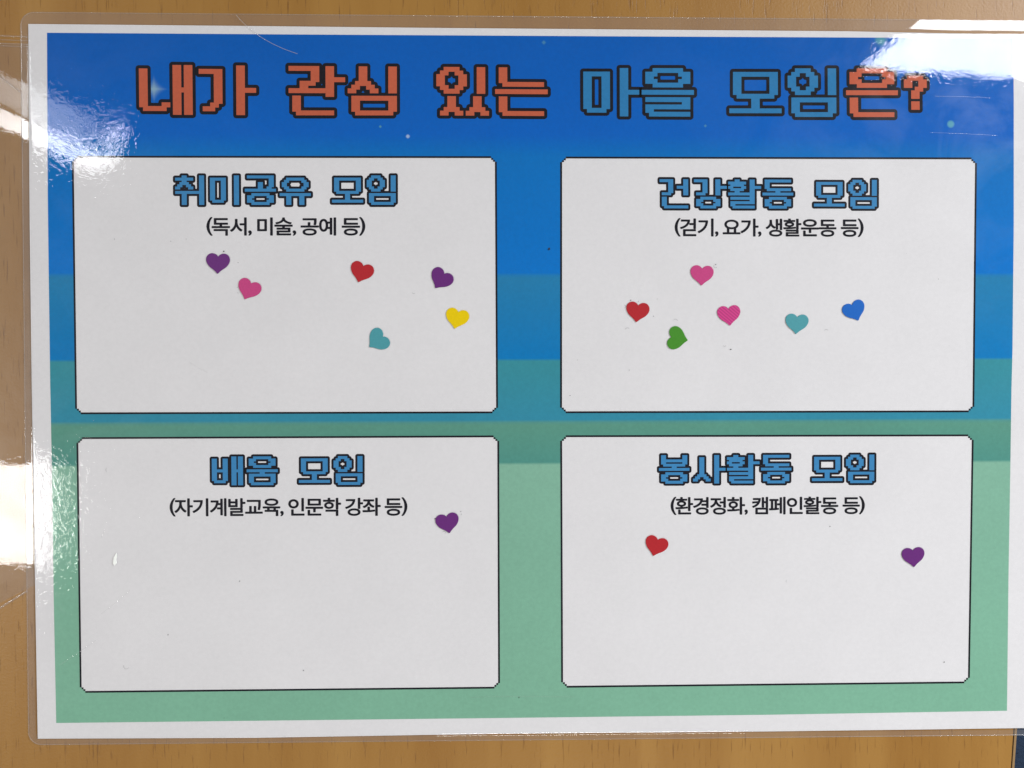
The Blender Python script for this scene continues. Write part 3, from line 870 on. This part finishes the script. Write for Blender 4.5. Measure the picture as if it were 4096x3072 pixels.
def caption(text, tl_, tr2, bl_, br2, parent, off=0.022):
    items, x = [], 0.0
    for ch in text:
        if ch != ' ':
            items.append((ch, x, *caption_glyph(ch, off)))
        x += ADV.get(ch, 920) / 1000 - 0.065
    x0 = min(p[0] for p in items[0][2]) + items[0][1]
    x1 = max(p[0] for p in items[-1][2]) + items[-1][1]
    y1, y0 = 0.848, -0.098                                  # top and foot of the syllables
    wp = Warp([(x0, tl_[0], tl_[1], bl_[1], bl_[0]), (x1, tr2[0], tr2[1], br2[1], br2[0])], y1, y0)
    for ch, xo, v, f in items:
        vv = v
        if ch in '()':
            a, b = min(p[1] for p in v), max(p[1] for p in v)
            vv = [(px, y0 - .01 + (py - a) / (b - a) * (y1 - y0 + .03), pz) for px, py, pz in v]
        elif ch == ',':
            vv = [(px, py + .03, pz) for px, py, pz in v]
        new("caption_letter", [wp(px + xo, py, Z_LINE + pz) for px, py, pz in vv], f, M_BLACK, parent)


# ---- the four white panels
def panel(tl_, tr2, br2, bl_):
    wd_, ht = 1 / 7.45, 1 / 7.35
    nW = (tr2[0] - tl_[0]) * wd_
    nH = (bl_[1] - tl_[1]) * ht
    wp = Warp([(0, tl_[0], tl_[1], bl_[1], bl_[0]), (nW, tr2[0], tr2[1], br2[1], br2[0])], 0, nH)

    def rects(rs, z):
        v, f = [], []
        for (a, b, c, e) in rs:
            k = len(v)
            v += [wp(a, e, z), wp(c, e, z), wp(c, b, z), wp(a, b, z)]
            f.append((k, k + 1, k + 2, k + 3))
        return v, f
    v, f = rects([(3, 1, nW - 3, 2), (2, 2, nW - 2, 3), (1, 3, nW - 1, nH - 3), (2, nH - 3, nW - 2, nH - 2), (3, nH - 2, nW - 3, nH - 1)], Z_PANEL)
    pn = new("panel", v, f, M_PAPER, poster)
    rs = [(3, 0, nW - 3, 1), (3, nH - 1, nW - 3, nH), (0, 3, 1, nH - 3), (nW - 1, 3, nW, nH - 3)]
    for sx in (0, 1):
        for sy in (0, 1):
            for (a, b) in ((1, 2), (2, 1)):
                x = a if not sx else nW - 1 - a
                y = b if not sy else nH - 1 - b
                rs.append((x, y, x + 1, y + 1))
    v, f = rects(rs, Z_LINE)
    new("panel_border", v, f, M_BLACK, pn)
    return pn


p1 = panel((287, 623), (1987, 625), (1992, 1653), (301, 1657))
p2 = panel((2241, 626.4), (3908, 630), (3897, 1649), (2240.7, 1652.7))
p3 = panel((305.5, 1749), (1996.6, 1741.8), (2000, 2754), (319.4, 2771.6))
p4 = panel((2241, 1741.4), (3895, 1737.8), (3879, 2733), (2245, 2751))


def heading(word, n, tl_, tr2, bl_, br2, parent):
    wp = Warp([(-d, tl_[0], tl_[1], bl_[1], bl_[0]), (n + d, tr2[0], tr2[1], br2[1], br2[0])], -d, 13 + d)
    for ch, c in word:
        pixel_letter(ch, c, wp, 1.0, M_BLUE2, parent, "heading_letter")


heading([('취', 0), ('미', 16), ('공', 32), ('유', 48), ('모', 72), ('임', 88)], 101,
        (700.1, 701.9), (1582.9, 701.7), (701, 819.7), (1583.2, 819.3), p1)
heading([('건', 0), ('강', 16), ('활', 32), ('동', 48), ('모', 72), ('임', 88)], 101,
        (2638.4, 716.7), (3507.5, 719.7), (2639, 833.2), (3507.2, 835), p2)
heading([('배', 0), ('움', 16), ('모', 40), ('임', 56)], 69,
        (846.9, 1826.2), (1450, 1824.3), (848, 1941.3), (1450.2, 1939.3), p3)
heading([('봉', 0), ('사', 16), ('활', 32), ('동', 48), ('모', 72), ('임', 88)], 101,
        (2635.8, 1821), (3497.4, 1818.4), (2636, 1934.7), (3496.9, 1932.1), p4)

caption("(독서, 미술, 공예 등)", (825.3, 869.4), (1461.4, 869.4), (825.8, 942.3), (1461.4, 942.3), p1)
caption("(걷기, 요가, 생활운동 등)", (2698.6, 873.5), (3454.7, 875.5), (2698.6, 945.5), (3454.7, 947.5), p2)
caption("(자기계발교육, 인문학 강좌 등)", (678, 1993.5), (1629.7, 1990.5), (678.8, 2065.5), (1629.7, 2063), p3)
caption("(환경정화, 캠페인활동 등)", (2682.2, 1988.6), (3459.5, 1986.2), (2682.5, 2059.5), (3459.3, 2056.5), p4)

# ---- laminating film
FL = [P(88, 200), P(90, 500), P(100, 1900), P(112, 2700)]
fx = [P(85, 60), P(113, 2976)]
f_tl, f_tr, f_br, f_bl = P(84, 50), P(4182, 84), P(4162, 2938), P(116, 2978)
p_tl, p_tr, p_br, p_bl = P(113, 96), P(4152, 141), P(4134, 2910), P(151, 2955)


def film_height(du, dv):
    """du, dv: metres inside the paper edge (negative over the sealed margin)"""
    m_ = min(du, dv)
    t = min(1.0, max(0.0, (m_ + .0007) / .0016))
    return .00030 + (Z_FILM - .00030) * t * t * (3 - 2 * t)


nx, ny = 150, 110
us = [-3, -2.2, -1.4, -0.8, -0.35, 0, 0.35, 0.8, 1.4, 2.4]


def axis(n, m0, m1, length):
    """parameter list 0..1 in film units with extra lines round the paper edge"""
    a = [0, .25, .45, .6, .75, .88]
    pre = [x * m0 for x in a]
    post = [length - x * m1 for x in reversed(a)]
    mid = [m0 + (length - m0 - m1) * k / n for k in range(n + 1)]
    extra = [m0 + o for o in (-.0007, -.0004, .0003, .0006, .0009, .0013)] + [length - m1 - o for o in (-.0007, -.0004, .0003, .0006, .0009, .0013)]
    return sorted(set(pre + mid + post + extra))


FW = (f_tr - f_tl).length
FH = (f_bl - f_tl).length
mL, mR, mT, mB = .0031, .0034, .0049, .0024
ax_, ay_ = axis(nx, mL, mR, FW), axis(ny, mT, mB, FH)
vs, fs, fm = [], [], []
RC = .0052
for y in ay_:
    for x in ax_:
        xx, yy = x, y
        for cx, sx in ((RC, -1), (FW - RC, 1)):
            for cy, sy in ((RC, -1), (FH - RC, 1)):
                if (xx - cx) * sx > 0 and (yy - cy) * sy > 0:
                    ddx, ddy = xx - cx, yy - cy
                    mxv = max(abs(ddx), abs(ddy))
                    hyp = math.hypot(ddx, ddy)
                    xx, yy = cx + ddx * mxv / hyp, cy + ddy * mxv / hyp
        u, v = xx / FW, yy / FH
        p = f_tl.lerp(f_tr, u).lerp(f_bl.lerp(f_br, u), v)
        hgt = film_height(min(xx - mL, FW - mR - xx), min(yy - mT, FH - mB - yy))
        wav = .000020 * math.sin(p.x * 47 + 1.3 * math.sin(p.y * 33)) + .000014 * math.sin(p.y * 61 + p.x * 23 + .7)
        inside = max(0, min(1, (hgt - .0003) / .00042))
        vs.append((p.x, p.y, hgt + (wav + .00002) * inside))
W_ = len(ax_)
for j in range(len(ay_) - 1):
    for i in range(W_ - 1):
        k = j * W_ + i
        fs.append((k, k + W_, k + W_ + 1, k + 1))
        xm, ym = (ax_[i] + ax_[i + 1]) / 2, (ay_[j] + ay_[j + 1]) / 2
        fm.append(0 if (mL < xm < FW - mR and mT < ym < FH - mB) else 1)
new("laminate_film", vs, fs, [M_FILM, M_SEAL], poster, fm=fm, smooth=True)
# cut edge of the film all round; its milky strip imitates an edge highlight
rim = []
for cx, cy, a0 in ((FW - RC, RC, -90), (FW - RC, FH - RC, 0), (RC, FH - RC, 90), (RC, RC, 180)):
    for k in range(7):
        a = math.radians(a0 + 15 * k)
        xx, yy = cx + RC * math.cos(a), cy + RC * math.sin(a)
        u, v = xx / FW, yy / FH
        rim.append(f_tl.lerp(f_tr, u).lerp(f_bl.lerp(f_br, u), v))
rim.append(rim[0])
ribbon("film_edge", rim, .00042, .00024, M_RIM, poster, .00016)

# crease in the film near the top left, and fine scratches
def bez(a, b, c, n=14):
    return [P((1 - t) ** 2 * a[0] + 2 * t * (1 - t) * b[0] + t * t * c[0],
              (1 - t) ** 2 * a[1] + 2 * t * (1 - t) * b[1] + t * t * c[1], 0.00076) for t in [k / n for k in range(n + 1)]]


M_CREASE = film_material("whitened_film_crease", 0.0, 0.00001, 0.9, 0.42)
M_SCRATCH = film_material("fine_scratch", 0.0, 0.00001, 0.9, 0.10)
Z_ON = .00076
ribbon("film_crease", bez((945, 60), (1030, 165), (1190, 215)), .00022, Z_ON, M_CREASE, poster, .00005)
for a, b, c in [((240, 2660), (300, 2620), (382, 2562)), ((405, 2150), (412, 2135), (420, 2118)), ((405, 2455), (480, 2400), (520, 2360)),
                ((3740, 385), (3850, 385), (3960, 392)), ((3480, 210), (3485, 180), (3490, 165)), ((1880, 2790), (2040, 2782), (2300, 2788)),
                ((3720, 530), (3850, 534), (3990, 542)), ((760, 1450), (800, 1475), (830, 1490))]:
    ribbon("film_scratch", bez(a, b, c), .00016, Z_ON, M_SCRATCH, poster, .00001)
# small torn white fleck of film in the third panel
fl = [P(x, y, Z_ON) for x, y in [(452, 2252), (456, 2228), (466, 2211), (469, 2222), (466, 2240), (468, 2252), (458, 2262)]]
prism("film_fleck", [(p.x, p.y) for p in reversed(fl)], Z_ON, Z_ON + .0002, plain("white_fleck", (.95, .97, .92, 1), .3), poster)

# ------------------------------------------------------------------ dust and toner specks
M_DUST = plain("dark_dust", (0.02, 0.018, 0.02, 1), 0.8)
vs, fs = [], []
specks = [(2197, 996, 7), (2076, 2790, 4), (895, 1005, 3.5), (1741, 2075, 3.2), (1843, 2046, 2.4), (1845, 2057, 2.4), (2523, 1201, 3),
          (2863, 1058, 3), (2629, 1196, 2), (2614, 1265, 2), (2517, 1480, 2.2), (2923, 1398, 3), (3777, 2648, 3), (958, 2325, 3),
          (672, 2539, 2.5), (458, 956, 2.2), (683, 965, 2.2), (745, 956, 2.2), (3320, 2105, 2.5), (952, 1050, 1.8), (949, 1149, 1.8),
          (3753, 1116, 2), (896, 2872, 2), (2280, 1582, 2), (3796, 1383, 1.6), (1214, 2682, 2.5), (2310, 1440, 1.6), (2830, 1066, 1.6)]
for k in range(14):
    specks.append((random.uniform(320, 3900), random.choice([random.uniform(660, 1640), random.uniform(1780, 2740)]), random.uniform(.6, 1.0)))
for (x, y, r) in specks:
    c = P(x, y, Z_ON + .00002)
    rr = r / 12000
    k = len(vs)
    n = 7
    ph = random.random() * 6
    for q in range(n):
        a = 2 * math.pi * q / n
        s = rr * random.uniform(.6, 1.15)
        vs.append((c.x + s * math.cos(a) * (1 + .4 * math.cos(ph)), c.y + s * math.sin(a), c.z))
    vs.append((c.x, c.y, c.z + .00005))
    for q in range(n):
        fs.append((k + q, k + (q + 1) % n, k + n))
for (x, y, r, a0, sp) in [(2862, 1064, 7, .6, 3.0), (2497, 1226, 6, 4.8, 2.8), (2702, 1284, 8, 3.4, 2.9), (2510, 1319, 8, 3.3, 2.4), (3305, 1324, 7, 3.4, 2.6),
                          (2898, 1380, 6, .3, 2.4), (1775, 2132, 7, 4.0, 2.6), (2558, 1209, 6, 2.8, 1.5), (1655, 1165, 9, 1.0, 1.6), (430, 1880, 7, 2.0, 2.2),
                          (505, 2665, 11, .5, 3.0), (3150, 2325, 6, 2.2, 2.0), (955, 1165, 7, 1.5, 1.0)]:
    k = len(vs)
    for q in range(8):
        a = a0 + sp * q / 7
        for o in (-.3, .3):
            p = P(x + (r + o) * math.cos(a), y + (r + o) * math.sin(a), Z_ON + .00003)
            vs.append((p.x, p.y, p.z))
        if q:
            fs.append((k + 2 * q - 2, k + 2 * q - 1, k + 2 * q + 1, k + 2 * q))
dust = new("dust_specks", vs, fs, M_DUST)
tag(dust, "tiny dark dust specks scattered over the laminated poster", "dust", kind="stuff")

# ------------------------------------------------------------------ heart stickers
HALF = [(0, 0), (.035, .05), (.09, .105), (.20, .165), (.335, .19), (.47, .165), (.58, .095), (.66, -.015), (.695, -.15), (.68, -.29),
        (.62, -.43), (.53, -.555), (.42, -.655), (.30, -.74), (.19, -.825), (.09, -.92), (.025, -.99)]


def cr_points(pts, k=3):
    o = []
    n = len(pts)
    for i in range(n - 1):
        a, b, c, e = pts[max(i - 1, 0)], pts[i], pts[i + 1], pts[min(i + 2, n - 1)]
        for j in range(k):
            t = j / k
            o.append(tuple(.5 * (2 * b[m] + (c[m] - a[m]) * t + (2 * a[m] - 5 * b[m] + 4 * c[m] - e[m]) * t * t +
                                 (3 * b[m] - a[m] - 3 * c[m] + e[m]) * t ** 3) for m in (0, 1)))
    o.append(pts[-1])
    return o


hr = cr_points(HALF)
HEART = hr + [(-x, y) for x, y in reversed(hr[1:])]         # clockwise from the notch
HEART = list(reversed(HEART))
UNIT = 67.2 / 4096 * (P(4096, 1536) - P(0, 1536)).length
HT = .00010
vs, fs = [], []
nH_ = len(HEART)
cyc = (0, -.35)
for s, z in ((1.0, 0.0), (1.0, HT * .55), (.985, HT * .85), (.955, HT)):
    for x, y in HEART:
        vs.append(((cyc[0] + (x - cyc[0]) * s) * UNIT, (cyc[1] + (y - cyc[1]) * s) * UNIT, z))
for l in range(3):
    for i in range(nH_):
        j = (i + 1) % nH_
        fs.append((l * nH_ + i, l * nH_ + j, (l + 1) * nH_ + j, (l + 1) * nH_ + i))
fs.append(tuple(range(3 * nH_, 4 * nH_)))
heart_me = bpy.data.meshes.new("heart_sticker")
heart_me.from_pydata(vs, [], fs)
heart_me.update()


def sticker_mat(name, col, stripes=False):
    m, nt, out = mat(name)
    bs = N(nt, 'ShaderNodeBsdfPrincipled', i_Roughness=0.38)
    bs.inputs['Specular IOR Level'].default_value = 0.35
    tc = N(nt, 'ShaderNodeTexCoord')
    n1 = N(nt, 'ShaderNodeTexNoise', i_Scale=1400.0, i_Detail=2.0)
    L(nt, tc.outputs['Object'], n1.inputs['Vector'])
    mr = N(nt, 'ShaderNodeMapRange')
    mr.inputs['To Min'].default_value = 0.86
    mr.inputs['To Max'].default_value = 1.14
    src = n1.outputs['Fac']
    if stripes:
        wv = N(nt, 'ShaderNodeTexWave', i_Scale=420.0, i_Distortion=1.0)
        wv.bands_direction = 'DIAGONAL'
        L(nt, tc.outputs['Object'], wv.inputs['Vector'])
        src = wv.outputs['Fac']
        mr.inputs['To Min'].default_value = 0.8
        mr.inputs['To Max'].default_value = 1.2
    L(nt, src, mr.inputs['Value'])
    sc = N(nt, 'ShaderNodeVectorMath', operation='SCALE')
    sc.inputs[0].default_value = col[:3]
    L(nt, mr.outputs[0], sc.inputs['Scale'])
    L(nt, sc.outputs[0], bs.inputs['Base Color'])
    b = N(nt, 'ShaderNodeBump', i_Strength=0.5)
    b.inputs['Distance'].default_value = 0.00003
    L(nt, src, b.inputs['Height'])
    L(nt, b.outputs[0], bs.inputs['Normal'])
    L(nt, bs.outputs[0], out.inputs[0])
    return m


KH = 1 / 0.84
HM = {
    'purple': sticker_mat("purple_sticker", srgb(95, 40, 108, KH)),
    'pink': sticker_mat("pink_sticker", srgb(180, 62, 116, KH)),
    'pink_ribbed': sticker_mat("ribbed_pink_sticker", srgb(182, 56, 118, KH), True),
    'red': sticker_mat("red_sticker", srgb(164, 36, 42, KH)),
    'yellow': sticker_mat("yellow_sticker", srgb(214, 184, 2, KH)),
    'teal': sticker_mat("teal_sticker", srgb(70, 140, 148, KH)),
    'green': sticker_mat("green_sticker", srgb(64, 128, 38, KH)),
    'blue': sticker_mat("blue_sticker", srgb(2, 88, 172, KH)),
}
HEARTS = [
    ('purple', (872.5, 1026.7), (870.3, 1094.3), "upright purple heart sticker, leftmost of the stickers in the upper left panel"),
    ('pink', (1004.5, 1134.1), (979.3, 1196.6), "pink heart sticker tilted clockwise, just below right of the upright purple one"),
    ('red', (1453.6, 1064.3), (1433.2, 1128.6), "red heart sticker in the upper left panel, the only red one there"),
    ('purple', (1777.1, 1094.9), (1741.9, 1151.9), "strongly tilted purple heart sticker above the yellow one"),
    ('yellow', (1833.3, 1249.0), (1818.4, 1315.4), "yellow heart sticker near the right border of the upper left panel"),
    ('teal', (1530.9, 1346.4), (1477.7, 1387.3), "teal heart sticker tilted on its side, lowest in the upper left panel"),
    ('pink', (2808.8, 1074.9), (2805.3, 1142.4), "smooth pink heart sticker, topmost in the upper right panel"),
    ('red', (2553.1, 1221.9), (2544.9, 1288.0), "red heart sticker at the left of the upper right panel, above the green one"),
    ('pink_ribbed', (2913.8, 1235.4), (2919.8, 1301.9), "pink heart sticker with a finely ribbed surface in the upper right panel"),
    ('green', (2685.4, 1348.5), (2751.1, 1361.3), "green heart sticker lying on its side with its tip to the right"),
    ('teal', (3189.0, 1269.1), (3183.4, 1335.4), "upright teal heart sticker between the ribbed pink and the blue one"),
    ('blue', (3408.3, 1220.1), (3432.5, 1281.1), "blue heart sticker tilted to the left, rightmost in the upper right panel"),
    ('purple', (1785.6, 2066.8), (1797.8, 2132.9), "purple heart sticker alone in the lower left panel"),
    ('red', (2631.3, 2159.5), (2613.1, 2222.8), "red heart sticker at the left of the lower right panel"),
    ('purple', (3651.1, 2202.5), (3655.7, 2267.8), "purple heart sticker at the right of the lower right panel"),
]
ZH = .00075
for kind, a, b, lab in HEARTS:
    pa, pb = P(*a, ZH), P(*b, ZH)
    dv = pb - pa
    ang = math.atan2(dv.y, dv.x) + math.pi / 2
    me = heart_me.copy()
    me.materials.clear()
    me.materials.append(HM[kind])
    o = bpy.data.objects.new("heart_sticker", me)
    o.location = pa
    o.rotation_euler = (0, 0, ang)
    COL.objects.link(o)
    tag(o, lab, "sticker", "heart stickers voted onto the poster panels")
